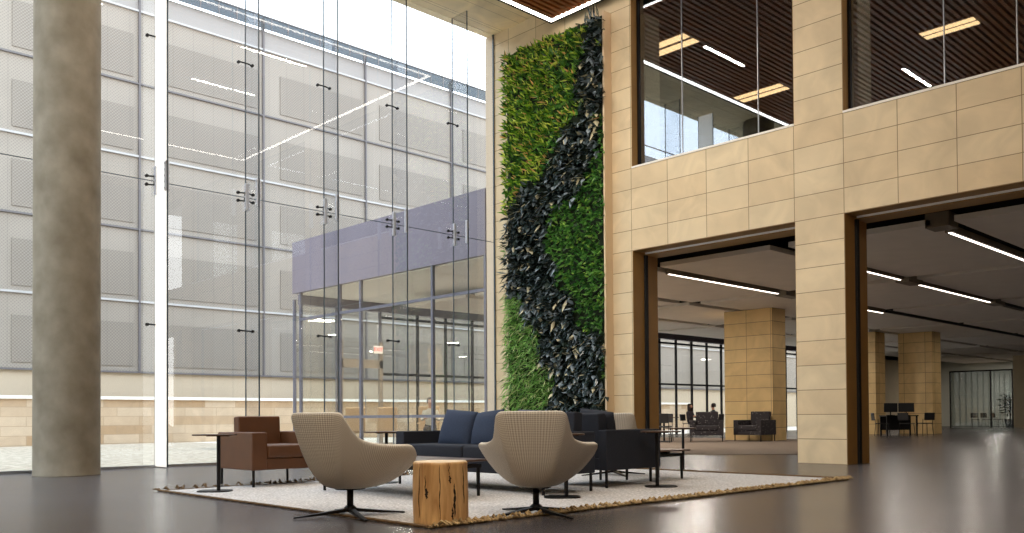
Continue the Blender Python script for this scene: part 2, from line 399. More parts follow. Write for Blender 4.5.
for k, x in enumerate(joints):
    if k in (5,): top = ZC
    f = MB().box(x - .010, x + .010, -FD, -.012, .02, ZC).build('glass_fin', M['glare'] if k == 4 else M['finglass'], cw)
    e = MB(); e.box(x - .008, x + .008, -.012, .008, .02, ZC); e.box(x - .0115, x + .0115, -FD - .006, -FD + .006, .02, ZC)
    e.build('edge_seal', M['gedge'], f)
    if k > 6: continue
    s = MB()
    for yy in (-FD + .03, -.05):
        s.box(x - .03, x + .03, yy - .028, yy + .028, ZJ - .24, ZJ + .24, .004, 1)
        for q in range(5):
            zz = ZJ - .2 + q * .1
            s.tube([(x - .045, yy, zz), (x + .045, yy, zz)], .014, 8)
    s.build('splice_plate', M['palesteel'], f)
    sp = MB()
    for zz in (ZJ - .07, ZJ + .07):
        sp.tube([(x - .14, .012, zz + .0), (x - .06, -.03, zz), (x + .06, -.03, zz), (x + .14, .012, zz)], .013, 8)
        for sx in (-.14, .14): sp.tube([(x + sx, -.02, zz), (x + sx, .015, zz)], .028, 10)
    sp.box(x - .03, x + .03, -.04, -.01, ZJ - .1, ZJ + .1)
    sp.build('spider_fitting', M['blackmetal'], f)
    for zc in (2.332, 7.075):
        sp = MB(); sp.tube([(x - .13, .0, zc + .012), (x - .05, -.03, zc), (x + .05, -.03, zc), (x + .13, 0, zc - .012)], .013, 8)
        for sx in (-.13, .13): sp.tube([(x + sx, -.02, zc), (x + sx, .015, zc)], .028, 10)
        sp.build('spider_fitting', M['blackmetal'], f)

# ------------------------------------------------------------------ living wall
LY0, LY1, LZ0, LZ1, LX = -3.36, -.60, .45, 8.64, -.20
def lz(y): return 8.70
lw = empty('living_wall', (0, -1.95, 0), label='tall living wall of green and dark leaves fixed to the limestone wall', cat='plant wall')
MB().box(-.22, -.001, LY0 - .055, LY0 - .015, .3, 8.72).build('side_trim', mat('pale_stone_trim', (226, 202, 168), .6), lw).location = (0, 1.95, 0)
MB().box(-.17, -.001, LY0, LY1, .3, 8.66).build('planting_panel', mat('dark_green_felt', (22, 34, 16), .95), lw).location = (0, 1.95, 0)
band = [(-2.915, 8.8), (-3.42, 8.8), (-3.42, 6.258), (-2.989, 5.761), (-2.554, 5.185), (-2.022, 5.035), (-1.899, 4.124), (-2.287, 3.399), (-3.288, 2.157), (-3.42, .948), (-3.42, .3), (-1.867, .3), (-1.876, 1.894), (-1.475, 2.606), (-.722, 3.57), (-.479, 4.0), (-.479, 4.755), (-.865, 5.408), (-1.858, 5.812), (-2.235, 6.514), (-2.763, 7.054)]
def inside(y, z, poly):
    r = False; j = len(poly) - 1
    for i in range(len(poly)):
        yi, zi = poly[i]; yj, zj = poly[j]
        if (zi > z) != (zj > z) and y < (yj - yi) * (z - zi) / (zj - zi) + yi: r = not r
        j = i
    return r
def region(y, z):
    y += .12 * math.sin(z * 5.1 + y * 3) + .16 * noise.noise(Vector((y * 5, z * 5, 3.3))); z += .1 * math.sin(y * 6.3) + .16 * noise.noise(Vector((y * 5, z * 5, 9.1)))
    if inside(y, z, band): return 'dark'
    if z < 4.2 and y > -2.6 and (z < 3.6 and y > -1.95): return 'grass'
    if z < 6.4 and y < -1.85: return 'shrub'
    if z < 5.0: return 'grass'
    return 'fern' if y > -2.75 or z > 6.6 else 'shrub'
def leaf_mat(name, cols, rough=.45, trans=.25):
    m, nt, out = new_mat(name); b = principled(nt, out, None, rough); L = nt.links.new
    g = nt.nodes.new('ShaderNodeNewGeometry'); cr = nt.nodes.new('ShaderNodeValToRGB'); cr.color_ramp.interpolation = 'CONSTANT'
    els = cr.color_ramp.elements
    while len(els) < len(cols): els.new(.5)
    for i, (p, c) in enumerate(cols): els[i].position = p; els[i].color = lin(c)
    L(g.outputs['Random Per Island'], cr.inputs[0]); L(cr.outputs[0], b.inputs['Base Color'])
    t = nt.nodes.new('ShaderNodeBsdfTranslucent'); L(cr.outputs[0], t.inputs[0])
    mx = nt.nodes.new('ShaderNodeMixShader'); mx.inputs[0].default_value = trans
    L(b.outputs[0], mx.inputs[1]); L(t.outputs[0], mx.inputs[2]); L(mx.outputs[0], out.inputs[0]); return m
LM = {
 'fern': leaf_mat('fern_leaves', [(0, (88, 138, 40)), (.18, (162, 196, 61)), (.36, (56, 102, 28)), (.54, (222, 235, 104)), (.68, (119, 162, 47)), (.82, (37, 71, 20)), (.93, (235, 184, 114))], .32),
 'dark': leaf_mat('dark_glossy_leaves', [(0, (49, 61, 61)), (.25, (90, 102, 104)), (.45, (32, 42, 40)), (.65, (148, 160, 167)), (.78, (59, 73, 68)), (.92, (205, 196, 162))], .22, .05),
 'shrub': leaf_mat('shrub_leaves', [(0, (61, 116, 52)), (.22, (100, 160, 73)), (.44, (40, 78, 35)), (.66, (138, 191, 95)), (.8, (78, 138, 56)), (.93, (184, 224, 104))], .3),
 'grass': leaf_mat('grass_blades', [(0, (112, 167, 78)), (.25, (174, 222, 126)), (.48, (76, 124, 54)), (.68, (227, 235, 174)), (.84, (143, 193, 100))], .35),
}
LV = {k: ([], []) for k in LM}
def leaf(kind, p, d, side, L, W, droop):
    V, F = LV[kind]; n0 = len(V)
    d = d.normalized(); up = d.cross(side).normalized()
    a = p; b = p + d * L * .45 + Vector((0, 0, -droop * L * .15)); c_ = p + d * L + Vector((0, 0, -droop * L * .6))
    for v in (a, b - side * W * .5 + up * W * .12, b, b + side * W * .5 + up * W * .12, c_): V.append(tuple(v))
    F.extend([(n0, n0 + 2, n0 + 1), (n0, n0 + 3, n0 + 2), (n0 + 1, n0 + 2, n0 + 4), (n0 + 2, n0 + 3, n0 + 4)])
rnd = random.Random(3)
def sprout(y, z):
    k = region(y, z)
    if k == 'fern' and rnd.random() < (.55 if y < -2.0 else .16): k = 'shrub'
    bulge = .05 * noise.noise(Vector((y * 2.2, z * 2.2, 0))) + .04
    dens = noise.noise(Vector((y * 7, z * 7, 5)))
    if dens < -.33 and k != 'grass': return
    base = Vector((-.15 - max(0, bulge) * .6 - rnd.uniform(0, .07), y + 1.95, z))
    if k == 'fern':
        for _ in range(5):
            d = Vector((-1 * rnd.uniform(.4, 1), rnd.uniform(-.9, .9), rnd.uniform(-.1, 1.1)))
            leaf(k, base, d, d.cross(Vector((rnd.random(), rnd.random(), rnd.random()))).normalized(), rnd.uniform(.11, .24), rnd.uniform(.026, .05), rnd.uniform(0, .5))
    elif k == 'dark':
        for _ in range(2):
            d = Vector((-rnd.uniform(.35, 1), rnd.uniform(-.8, .8), rnd.uniform(-.9, .7)))
            leaf(k, base, d, d.cross(Vector((rnd.uniform(-.3, .3), rnd.uniform(-.3, .3), 1))).normalized(), rnd.uniform(.15, .26), rnd.uniform(.08, .13), rnd.uniform(.2, .9))
    elif k == 'shrub':
        for _ in range(4):
            d = Vector((-rnd.uniform(.5, 1), rnd.uniform(-.9, .9), rnd.uniform(-.7, .7)))
            leaf(k, base, d, d.cross(Vector((rnd.random(), rnd.random(), rnd.random()))).normalized(), rnd.uniform(.08, .16), rnd.uniform(.035, .065), rnd.uniform(0, .6))
    else:
        for _ in range(5):
            d = Vector((-rnd.uniform(.4, 1), rnd.uniform(-.7, .7), rnd.uniform(-.6, .8)))
            leaf(k, base, d, d.cross(Vector((rnd.random(), rnd.random(), rnd.random()))).normalized(), rnd.uniform(.12, .24), rnd.uniform(.016, .03), rnd.uniform(.3, 1.2))
zz = LZ0
while zz < LZ1:
    yy = LY0 + .02
    while yy < LY1:
        sprout(yy + rnd.uniform(-.03, .03), zz + rnd.uniform(-.03, .03)); yy += .078
    zz += .078
# a few tall twigs at the top right corner
for _ in range(14):
    b0 = Vector((-.2, LY0 + rnd.uniform(.05, .45) + 1.95, 8.6)); d = Vector((-.2, rnd.uniform(-.3, .3), 1))
    leaf('dark', b0, d, d.cross(Vector((1, 0, 0))).normalized(), rnd.uniform(.15, .38), .05, 0)
for k, nm in (('fern', 'fern_foliage'), ('dark', 'dark_leaf_foliage'), ('shrub', 'shrub_foliage'), ('grass', 'grass_foliage')):
    o = raw(nm, LV[k][0], LV[k][1], LM[k], lw); o['kind'] = 'stuff'
    o['label'] = {'fern': 'bright yellow-green fern planting', 'dark': 'dark glossy leaf planting', 'shrub': 'dark green small-leaved planting', 'grass': 'light green grassy planting'}[k]

# ------------------------------------------------------------------ outside: ground, garden wall, facade
struct(MB().box(-70, -.02, .04, 40, -.3, -.02).box(-70, -12.06, -5.7, .04, -.3, -.02), 'ground', M['gravel'])
struct(MB().box(-.02, 80, YN + .16, 40, -.3, -.02), 'ground_2', mat('pale_paving', (200, 194, 184), .9))
gw = empty('garden_wall', (-5, 16, 0), label='long low beige stone garden wall with a white cap beyond the glass wall', cat='wall')
MB().box(-60, 30, 15.9, 16.2, -.1, 1.46).build('stone_face', M['rwall'], gw).location = (5, -16, 0)
MB().box(-60, 30, 15.82, 16.3, 1.46, 1.56).build('wall_cap', M['rcap'], gw).location = (5, -16, 0)
FY = 17.2
sc = (FY + 14.54) / (16 + 14.54)
def fz(z): return .78 + (z - .78) * sc
def fx(x): return -13.35 + (x + 13.35) * sc
ob = empty('office_building', (0, FY, 0), label='long office block with perforated metal facade across the yard', cat='building')
def opart(mb, nm, m):
    o = mb.build(nm, m, ob); o.location = (0, -FY, 0); return o
X0, X1 = -60, 70
levels = [fz(v) for v in (2.4, 4.8, 7.29, 9.78, 12.3, 14.8)]
ptop, roof = fz(15.56), fz(16.03)
opart(MB().box(X0, X1, FY + .25, FY + 3, 0, levels[0]), 'plinth', M['beigeband'])
for i in range(5):
    opart(MB().box(X0, X1, FY + .2, FY + 3, levels[i], levels[i + 1]), 'perforated_screen', M['perf'])
opart(MB().box(X0, X1, FY + .2, FY + 3, levels[5], ptop), 'parapet', M['fascia'])
for i, z in enumerate(levels):
    if i % 2 == 1 or i == 5: opart(MB().box(X0, X1, FY + .12, FY + .3, z - .02, z + .05), 'slab_edge', M['band'])
    else: opart(MB().box(X0, X1, FY + .12, FY + .3, z - .03, z + .03), 'joint_rail', M['mull'])
bay = 4.62 * sc
bx0 = fx(-1.68)
k0 = -5
for k in range(k0, 11):
    x = bx0 + bay * k
    opart(MB().box(x - .03, x + .03, FY + .1, FY + .3, levels[0], roof), 'mullion', M['mull'])
    for i in range(5):
        z0 = levels[i] + .22; z1 = levels[i] + (1.75 if i in (4, 3, 2, 1, 0) else 1.6)
        if not (-20 < x < 26): continue
        opart(MB().box(x + .75, x + bay - .2, FY + .17, FY + .21, z0, z1), 'dense_screen', M['perfdark'])
gp = .70 * sc; x = bx0 + bay * k0
g = 0
while x < bx0 + bay * 7:
    if x > -8: opart(MB().box(x + .02, x + gp - .02, FY, FY + .02, ptop, roof), 'guard_glass', M['guard'])
    if x > -8: opart(MB().box(x - .02, x + .02, FY, FY + .03, ptop, roof), 'guard_post', M['mull'])
    x += gp
opart(MB().box(X0, X1, FY - .02, FY + .04, roof - .02, roof + .03), 'guard_rail', M['mull'])
# flush warm plaster band behind wall cap
# ------------------------------------------------------------------ vestibule wing (outside the glass, right)
FZ0, FZ1 = 4.47, 5.98
vb = MB(); vb.box(-.02, .25, .30, YN, FZ0, FZ1)
struct(vb, 'wall_vestibule_fascia', M['lav'])
struct(MB().box(.25, XE, .0, YN + .1, 5.55, 5.9), 'ceiling_4', M['lav'])
struct(MB().box(.25, XE, YN - .1, YN + .15, FZ0 - .3, 5.9), 'wall_north_fascia', M['lav'])
v = empty('window_5', (0, 0, 0), kind='structure')
vy = [YN - .4, 6.36, 5.34, 2.27, .34]
for yy in vy: MB().box(-.01, .07, yy - .035, yy + .035, 0, FZ0).build('mullion', M['lavframe'], v)
for z in (3.68, .82): MB().box(-.005, .06, .34, YN - .4, z - .035, z + .035).build('transom', M['lavframe'], v)
for a, b in zip(vy, vy[1:]):
    MB().box(.02, .03, b + .05, a - .05, .02, 3.645).build('glass_pane', M['doorglass'], v)
    MB().box(.02, .03, b + .05, a - .05, 3.715, FZ0).build('glass_pane', M['doorglass'], v)
# north glazing of the wing
v = empty('window_6', (0, 0, 0), kind='structure')
nx = [.05, 1.5, 3.1] + [4.6 + 1.2 * i for i in range(24)]
for x in nx: MB().box(x - .03, x + .03, YN - .05, YN + .05, 0, 4.3).build('mullion', M['blackmetal'] if x > 4 else M['lavframe'], v)
for z in (2.19, 4.0): MB().box(3.1, nx[-1], YN - .04, YN + .04, z - .04, z + .04).build('transom', M['blackmetal'], v)
for a, b in zip(nx, nx[1:]): MB().box(a + .045, b - .045, YN - .006, YN + .006, .02, 4.3).build('glass_pane', M['doorglass'], v)
struct(MB().box(nx[-1], XE, YN - .1, YN + .1, 0, 5), 'wall_north', M['plaster'])
struct(MB().box(.1, 5.0, .1, YN - .15, 4.44, 4.47), 'ceiling_7', M['rcap'])  # pale panel added to brighten the view through the upper glazing
# door with exit sign in the vestibule's far side
d = MB().box(1.5, 1.62, YN - .16, YN - .06, 0, 3.2).box(2.98, 3.1, YN - .16, YN - .06, 0, 3.2).box(1.5, 3.1, YN - .16, YN - .06, 2.35, 2.62).box(2.25, 2.35, YN - .16, YN - .06, 0, 2.35).build('door_1', mat('taupe_door_frame', (138, 126, 112), .5)); d['kind'] = 'structure'
for x in (2.17, 2.41): MB().tube([(x, YN - .2, .85), (x, YN - .2, 1.5)], .018, 8).build('door_handle', M['steel'], d)
ex = empty('exit_sign', (2.78, YN - .35, 2.93), label='hanging exit sign with red letters over the vestibule door', cat='sign')
MB().box(-.17, .17, -.02, .02, -.12, .12, .008, 1).build('sign_box', mat('sign_white', (236, 226, 220), .5), ex)
MB().tube([(0, 0, .12), (0, 0, .78)], .012, 8).build('hanger', M['steel'], ex)
cu = bpy.data.curves.new('exit_letters', 'FONT'); cu.body = 'EXIT'; cu.size = .17; cu.align_x = 'CENTER'; cu.align_y = 'CENTER'; cu.extrude = .004
tmp = bpy.data.objects.new('tmp', cu); col.objects.link(tmp)
dg = bpy.context.evaluated_depsgraph_get(); me = bpy.data.meshes.new_from_object(tmp.evaluated_get(dg)); bpy.data.objects.remove(tmp)
lt = bpy.data.objects.new('lettering', me); col.objects.link(lt); lt.parent = ex; lt.location = (0, -.024, 0); lt.rotation_euler = (R(90), 0, 0)
me.materials.clear(); me.materials.append(emit('exit_red', (226, 60, 50), 1.6)); tag(lt, 'red letters reading EXIT')

# ------------------------------------------------------------------ wing: plenum, ceiling panels, lights, piers
struct(MB().box(DEP, XE, YB, YN - .1, 4.75, 4.9), 'ceiling_5', mat('black_plenum', (12, 13, 13), .9))
struct(MB().box(XE, XE + .2, YB, YN, 0, 5), 'wall_wing_far', M['plaster'])
struct(MB().box(DEP, XE, YB - .2, YB, 0, 5), 'wall_wing_south', M['plaster'])
cl = empty('ceiling_6', (0, 0, 0), kind='structure')
ly = [-2.45 + 3.12 * k for k in range(-5, 5)]
lx = [2.55] + [8.4 + 6.1 * k for k in range(0, 9)]
for i in range(len(lx) - 1):
    a = lx[i] + (.0 if i == 0 else .28); b = lx[i + 1] - .22
    for j in range(len(ly) - 1):
        y0 = ly[j] + .2; y1 = ly[j + 1] - .2
        if y1 > YN - .5: continue
        MB().box(a, b, y0, y1, 4.10, 4.20).build('ceiling_panel', M['cloud'], cl)
# linear lights hanging in the gaps
def linear_light(x0, x1, y, label):
    t = empty('linear_light', ((x0 + x1) / 2, y, 4.02), label=label, cat='ceiling light', group='linear ceiling lights of the lounge')
    h = (x1 - x0) / 2
    MB().box(-h, h, -.075, .075, .012, .13).build('housing', M['fixture'], t)
    MB().box(-h + .02, h - .02, -.024, .024, 0, .014).build('diffuser', M['led'], t)
    MB().tube([(-h * .7, 0, .13), (-h * .7, 0, .73)], .008, 6).build('hanger', M['blackmetal'], t)
    MB().tube([(h * .7, 0, .13), (h * .7, 0, .73)], .008, 6).build('hanger', M['blackmetal'], t)
linear_light(3.12, 8.0, -2.45, 'linear ceiling light inside the left opening, running above the tan pier')
linear_light(3.12, 8.05, -8.6, 'brightest linear ceiling light, at the top of the right opening')
linear_light(3.12, 8.05, -5.68, 'linear ceiling light cut off by the jamb of the right opening')
linear_light(9.2, 14.4, -5.66, 'linear ceiling light in the middle of the right opening')
linear_light(9.2, 14.6, -2.4, 'small far linear ceiling light low beside the right opening jamb')
for y in (-2.42, -5.66): MB().box(14.8, 34, y - .03, y + .03, 4.06, 4.14).build('ceiling_rail', M['blackmetal'], cl)
for x, y in ((8.6, -5.66), (8.6, -2.42), (14.7, -5.66)): MB().box(x - .4, x + .45, y - .16, y + .16, 4.0, 4.3).build('junction_box', M['fixture'], cl)
MB().box(2.55, 3.0, -8.8, -8.4, 4.05, 4.3).build('junction_box', M['fixture'], cl)

def stone_pier(x0, x1, y0, y1, zt, label):
    o = MB().box(x0, x1, y0, y1, 0, zt).build('stone_pier', M['pier']); return tag(o, label, 'column')
stone_pier(11.05, 11.85, -.5, 1.2, 4.1, 'broad tan stone pier behind the two dark armchairs in the left opening')
stone_pier(21.32, 22.2, .85, 1.95, 4.1, 'narrow stone pier seen beside the jamb of the right opening')
stone_pier(22.95, 23.85, -.72, .62, 4.1, 'wider stone pier in the right opening next to the cluttered desk')

# glass partition at the far right
v = empty('window_7', (0, 0, 0), kind='structure')
for a, b in ((5.5, 3.25), (3.25, 2.1)): MB().box(41.99, 42.01, b, a, .02, 3.3).build('glass_pane', M['darkglass'], v)
for y in (5.5, 3.25, 2.1): MB().box(41.95, 42.05, y - .03, y + .03, 0, 3.35).build('mullion', M['blackmetal'], v)
MB().box(41.95, 42.05, 2.1, 5.5, 3.28, 3.36).build('head_rail', M['blackmetal'], v)
struct(MB().box(42, 42.2, -12, 2.05, 0, 4.3), 'wall_partition', M['plaster'])
struct(MB().box(48, 48.2, -4, 8.7, 0, 4.3), 'wall_glass_room', mat('pale_grey_wall', (176, 178, 168), .8))

# ------------------------------------------------------------------ upstairs fixtures
def fixture(x0, x1, y0, y1, label):
    t = empty('troffer_light', ((x0 + x1) / 2, (y0 + y1) / 2, UZ), label=label, cat='ceiling light', group='upper floor lights')
    hx, hy = (x1 - x0) / 2, (y1 - y0) / 2
    MB().box(-hx, hx, -hy, hy, -.05, 0).build('housing', M['fixture'], t)
    for s_ in (-1, 1): MB().box(s_ * hx * .52 - hx * .34, s_ * hx * .52 + hx * .34, -hy + .03, hy - .03, -.062, -.05).build('diffuser', M['warmled'], t)
fixture(1.46, 2.10, -4.1, -3.0, 'warm twin-tube light behind the upper left window, near its left edge')
fixture(5.36, 5.9, -4.05, -2.75, 'warm twin-tube light behind the upper left window, near its right side')
fixture(5.0, 5.46, -8.45, -7.35, 'warm twin-tube light behind the upper right window')

# ------------------------------------------------------------------ rug
rg = empty('area_rug', (-6.28, -7.25, 0), label='large cream area rug with a knotted fringe under the seating', cat='rug')
RX0, RX1, RY0, RY1 = -3.20, 3.25, -2.36, 2.36
m, nt, out = new_mat('cream_pile'); b = principled(nt, out, None, .95); L = nt.links.new
tc = nt.nodes.new('ShaderNodeTexCoord'); nz = nt.nodes.new('ShaderNodeTexNoise'); nz.inputs['Scale'].default_value = 45; nz.inputs['Detail'].default_value = 5; L(tc.outputs['Object'], nz.inputs['Vector'])
cr = nt.nodes.new('ShaderNodeValToRGB'); cr.color_ramp.elements[0].color = lin((146, 143, 142)); cr.color_ramp.elements[1].color = lin((216, 213, 211)); cr.color_ramp.elements[0].position = .3; cr.color_ramp.elements[1].position = .65
L(nz.outputs['Fac'], cr.inputs[0]); L(cr.outputs[0], b.inputs['Base Color']); bp = nt.nodes.new('ShaderNodeBump'); bp.inputs['Strength'].default_value = .6; bp.inputs['Distance'].default_value = .01; L(nz.outputs['Fac'], bp.inputs['Height']); L(bp.outputs[0], b.inputs['Normal'])
MB().box(RX0, RX1, RY0, RY1, .0, .006, .002, 1).build('pile', m, rg)
M['fringe'] = mat('tan_yarn', (116, 90, 58), .95, rgb2=(196, 170, 124), scale=30)
M['darkyarn'] = mat('dark_yarn', (96, 74, 48), .95, vary=.3, scale=40)
def fringe(y, sgn, step, mt):
    f = MB(); x = RX0 + .02
    f.tube([(RX0, y, .006), (RX1, y, .006)], .006, 6)
    while x < RX1 - .02:
        for _ in range(2):
            a = Vector((x + rnd.uniform(-.02, .02), y, .012)); pts = [a]; dirx = rnd.uniform(-.02, .02)
            h = rnd.uniform(.006, .04)
            pts.append(a + Vector((dirx, sgn * .035, h))); pts.append(a + Vector((dirx * 2.5, sgn * rnd.uniform(.05, .09), .008)))
            f.tube(pts, [.009, .011, .006], 5)
        x += step * rnd.uniform(.6, 1.4)
    return f.build('fringe', M[mt], rg)
fringe(RY0, -1, .034, 'fringe'); fringe(RY1, 1, .11, 'darkyarn')
for x in (RX0, RX1):
    e = MB(); yy = RY0
    pts = []
    while yy <= RY1: pts.append((x + .006 * math.sin(yy * 40), yy, .014)); yy += .05
    e.tube(pts, .012, 6); e.build('braided_edge', M['darkyarn'], rg)

# ------------------------------------------------------------------ swivel lounge chairs
def weave(name, c1, c2, su, sv):
    m, nt, out = new_mat(name); b = principled(nt, out, None, .9, spec=.2); L = nt.links.new
    uv = nt.nodes.new('ShaderNodeUVMap'); mp = nt.nodes.new('ShaderNodeMapping'); mp.inputs['Scale'].default_value = (su, sv, 1); L(uv.outputs[0], mp.inputs[0])
    sp = nt.nodes.new('ShaderNodeSeparateXYZ'); L(mp.outputs[0], sp.inputs[0])
    def f(op, a, b_=None, v=None):
        n_ = nt.nodes.new('ShaderNodeMath'); n_.operation = op; L(a, n_.inputs[0])
        if b_ is not None: L(b_, n_.inputs[1])
        if v is not None: n_.inputs[1].default_value = v
        return n_.outputs[0]
    s1 = f('SINE', f('ADD', sp.outputs['X'], sp.outputs['Y'])); s2 = f('SINE', f('SUBTRACT', sp.outputs['X'], sp.outputs['Y']))
    p = f('MULTIPLY', s1, s2)
    mr = nt.nodes.new('ShaderNodeMapRange'); mr.inputs['From Min'].default_value = -.5; mr.inputs['From Max'].default_value = .45; L(p, mr.inputs[0])
    mx = nt.nodes.new('ShaderNodeMix'); mx.data_type = 'RGBA'; mx.inputs[6].default_value = lin(c2); mx.inputs[7].default_value = lin(c1); L(mr.outputs[0], mx.inputs[0])
    L(mx.outputs[2], b.inputs['Base Color'])
    bp = nt.nodes.new('ShaderNodeBump'); bp.inputs['Strength'].default_value = .4; bp.inputs['Distance'].default_value = .004; L(p, bp.inputs['Height']); L(bp.outputs[0], b.inputs['Normal'])
    return m
M['tweed'] = weave('beige_woven_upholstery', (206, 199, 188), (158, 151, 140), 2 * math.pi * 120, 2 * math.pi * 38)
def catmull(P, n):
    out = []
    for i in range(len(P) - 1):
        p0 = P[max(i - 1, 0)]; p1 = P[i]; p2 = P[i + 1]; p3 = P[min(i + 2, len(P) - 1)]
        for k in range(n):
            t = k / n
            out.append(.5 * ((2 * p1) + (p2 - p0) * t + (2 * p0 - 5 * p1 + 4 * p2 - p3) * t * t + (3 * p1 - p0 - 3 * p2 + p3) * t ** 3))
    out.append(P[-1]); return out
def lounge_shell(parent):
    half = [Vector(p) for p in ((0, -.415, .815), (.20, -.40, .815), (.268, -.375, .80), (.29, -.33, .74), (.305, -.275, .665), (.332, -.20, .60), (.40, -.08, .566), (.468, .06, .556), (.495, .17, .55), (.488, .235, .515), (.45, .29, .455), (.36, .335, .41), (.18, .355, .39), (0, .36, .388))]
    r = catmull(half, 5)
    rim = r + [Vector((-p.x, p.y, p.z)) for p in reversed(r[1:-1])]
    N = len(rim); K = 14
    verts = []; faces = []
    for j in range(K + 1):
        t = j / K
        for i, P in enumerate(rim):
            a = math.atan2(P.x, -P.y)
            B = Vector((.12 * math.sin(a), -.14 * math.cos(a), .222)); C = Vector((P.x * .64, P.y * .76, .232))
            v = B * (1 - t) ** 2 + C * 2 * t * (1 - t) + P * t * t
            verts.append(v)
    for j in range(K):
        for i in range(N):
            faces.append((j * N + i, j * N + (i + 1) % N, (j + 1) * N + (i + 1) % N, (j + 1) * N + i))
    faces.append(tuple(reversed(range(N))))
    me = bpy.data.meshes.new('shell'); me.from_pydata([tuple(v) for v in verts], [], faces)
    # uv from arc position
    per = [0]
    for i in range(N): per.append(per[-1] + (rim[(i + 1) % N] - rim[i]).length)
    uvl = me.uv_layers.new(name='UVMap')
    for poly in me.polygons:
        lp = list(poly.loop_indices); idx = [me.loops[l].vertex_index for l in lp]
        for l, vi in zip(lp, idx):
            j, i = divmod(vi, N); u = i / N
            if len(idx) == 4 and i == 0 and any(q % N == N - 1 for q in idx): u = 1.0
            uvl.data[l].uv = (u, j / K)
        poly.use_smooth = True
    o = bpy.data.objects.new('shell', me); col.objects.link(o); me.materials.append(M['tweed']); o.parent = parent
    so = o.modifiers.new('thick', 'SOLIDIFY'); so.thickness = .05; so.offset = -1
    bv = o.modifiers.new('round', 'BEVEL'); bv.width = .018; bv.segments = 3; bv.limit_method = 'ANGLE'; bv.angle_limit = R(50)
    return o
def pad(name, m, parent, sx, sy, sz, n=14, pw=4.0, corner=.0, M4=None):
    """soft cushion: superellipse plan, domed both sides, corners may be pulled out"""
    V = []; F = []
    for side in (1, -1):
        for j in range(n + 1):
            for i in range(n + 1):
                u = -1 + 2 * i / n; w_ = -1 + 2 * j / n
                x = u * math.sqrt(1 - .5 * w_ * w_ * (1 - corner) * .25); y = w_ * math.sqrt(1 - .5 * u * u * (1 - corner) * .25)
                e = (1 - abs(u) ** pw) * (1 - abs(w_) ** pw)
                V.append(Vector((x * sx, y * sy, side * sz * max(0, e) ** .55)))
    q = (n + 1) ** 2
    for s_ in (0, 1):
        for j in range(n):
            for i in range(n):
                a = s_ * q + j * (n + 1) + i; f = (a, a + 1, a + n + 2, a + n + 1)
                F.append(f if s_ == 0 else tuple(reversed(f)))
    if M4: V = [M4 @ v for v in V]
    o = raw(name, [tuple(v) for v in V], F, m, parent, True)
    b = bmesh.new(); b.from_mesh(o.data); bmesh.ops.remove_doubles(b, verts=b.verts, dist=.0005); bmesh.ops.recalc_face_normals(b, faces=b.faces); b.to_mesh(o.data); b.free()
    for p in o.data.polygons: p.use_smooth = True
    return o
def make_swivel(loc, rz, star, label):
    t = empty('swivel_chair', loc, rz, label, 'chair', 'beige swivel lounge chairs')
    lounge_shell(t)
    pd = pad('seat_cushion', M['tweed_flat'], t, .25, .26, .05, pw=5); pd.location = (0, .05, .40)
    MB().tube([(0, 0, .05), (0, 0, .225)], .026, 16).lathe([(.05, 0), (.05, .03), (.03, .05)], (0, 0, .035), 20).lathe([(.12, 0), (.13, .012)], (0, 0, .212), 24).build('pedestal', M['blackmetal'], t, True)
    for k in range(4):
        a = star + k * math.pi / 2
        Mx = Matrix.Rotation(a, 4, 'Z')
        b_ = MB(); pts = [(.03, .024, .062, .034), (.25, .02, .034, .014), (.45, .012, .012, .001)]
        rings = []
        for (x, hw, zt, zb) in pts:
            rings.append([b_.bm.verts.new(Mx @ Vector((x, sy, z))) for sy, z in ((-hw, zb), (hw, zb), (hw, zt), (-hw, zt))])
        for A, B in zip(rings, rings[1:]):
            for q in range(4): b_.bm.faces.new((A[q], A[(q + 1) % 4], B[(q + 1) % 4], B[q]))
        b_.bm.faces.new(rings[0]); b_.bm.faces.new(list(reversed(rings[-1])))
        lg = b_.build('leg', M['blackmetal'], t)
        gx = Mx @ Vector((.435, 0, 0))
        MB().lathe([(.012, 0.0), (.012, .006)], (gx.x, gx.y, 0), 12).build('glide', M['black'], lg)
    return t
M['tweed_flat'] = mat('beige_seat_fabric', (180, 170, 155), .9, vary=.12, scale=60)
def face_rot(fx_, fy_): return math.atan2(fy_, fx_) - math.pi / 2       # local +y faces (fx,fy)
ra = face_rot(.976, .222); rb = face_rot(.768, .640)
make_swivel((-9.42, -8.54, .006), ra, math.atan2(.13, -.4) - ra, 'beige woven swivel chair turned right, left of the tree stump table')
make_swivel((-8.35, -9.56, .006), rb, math.atan2(.99, .13) - rb, 'beige woven swivel chair seen square from behind, right of the tree stump table')
make_swivel((-4.30, -6.98, 0.006), rb, .4, 'beige swivel chair half hidden behind the dark armchair, beyond the navy cushion')

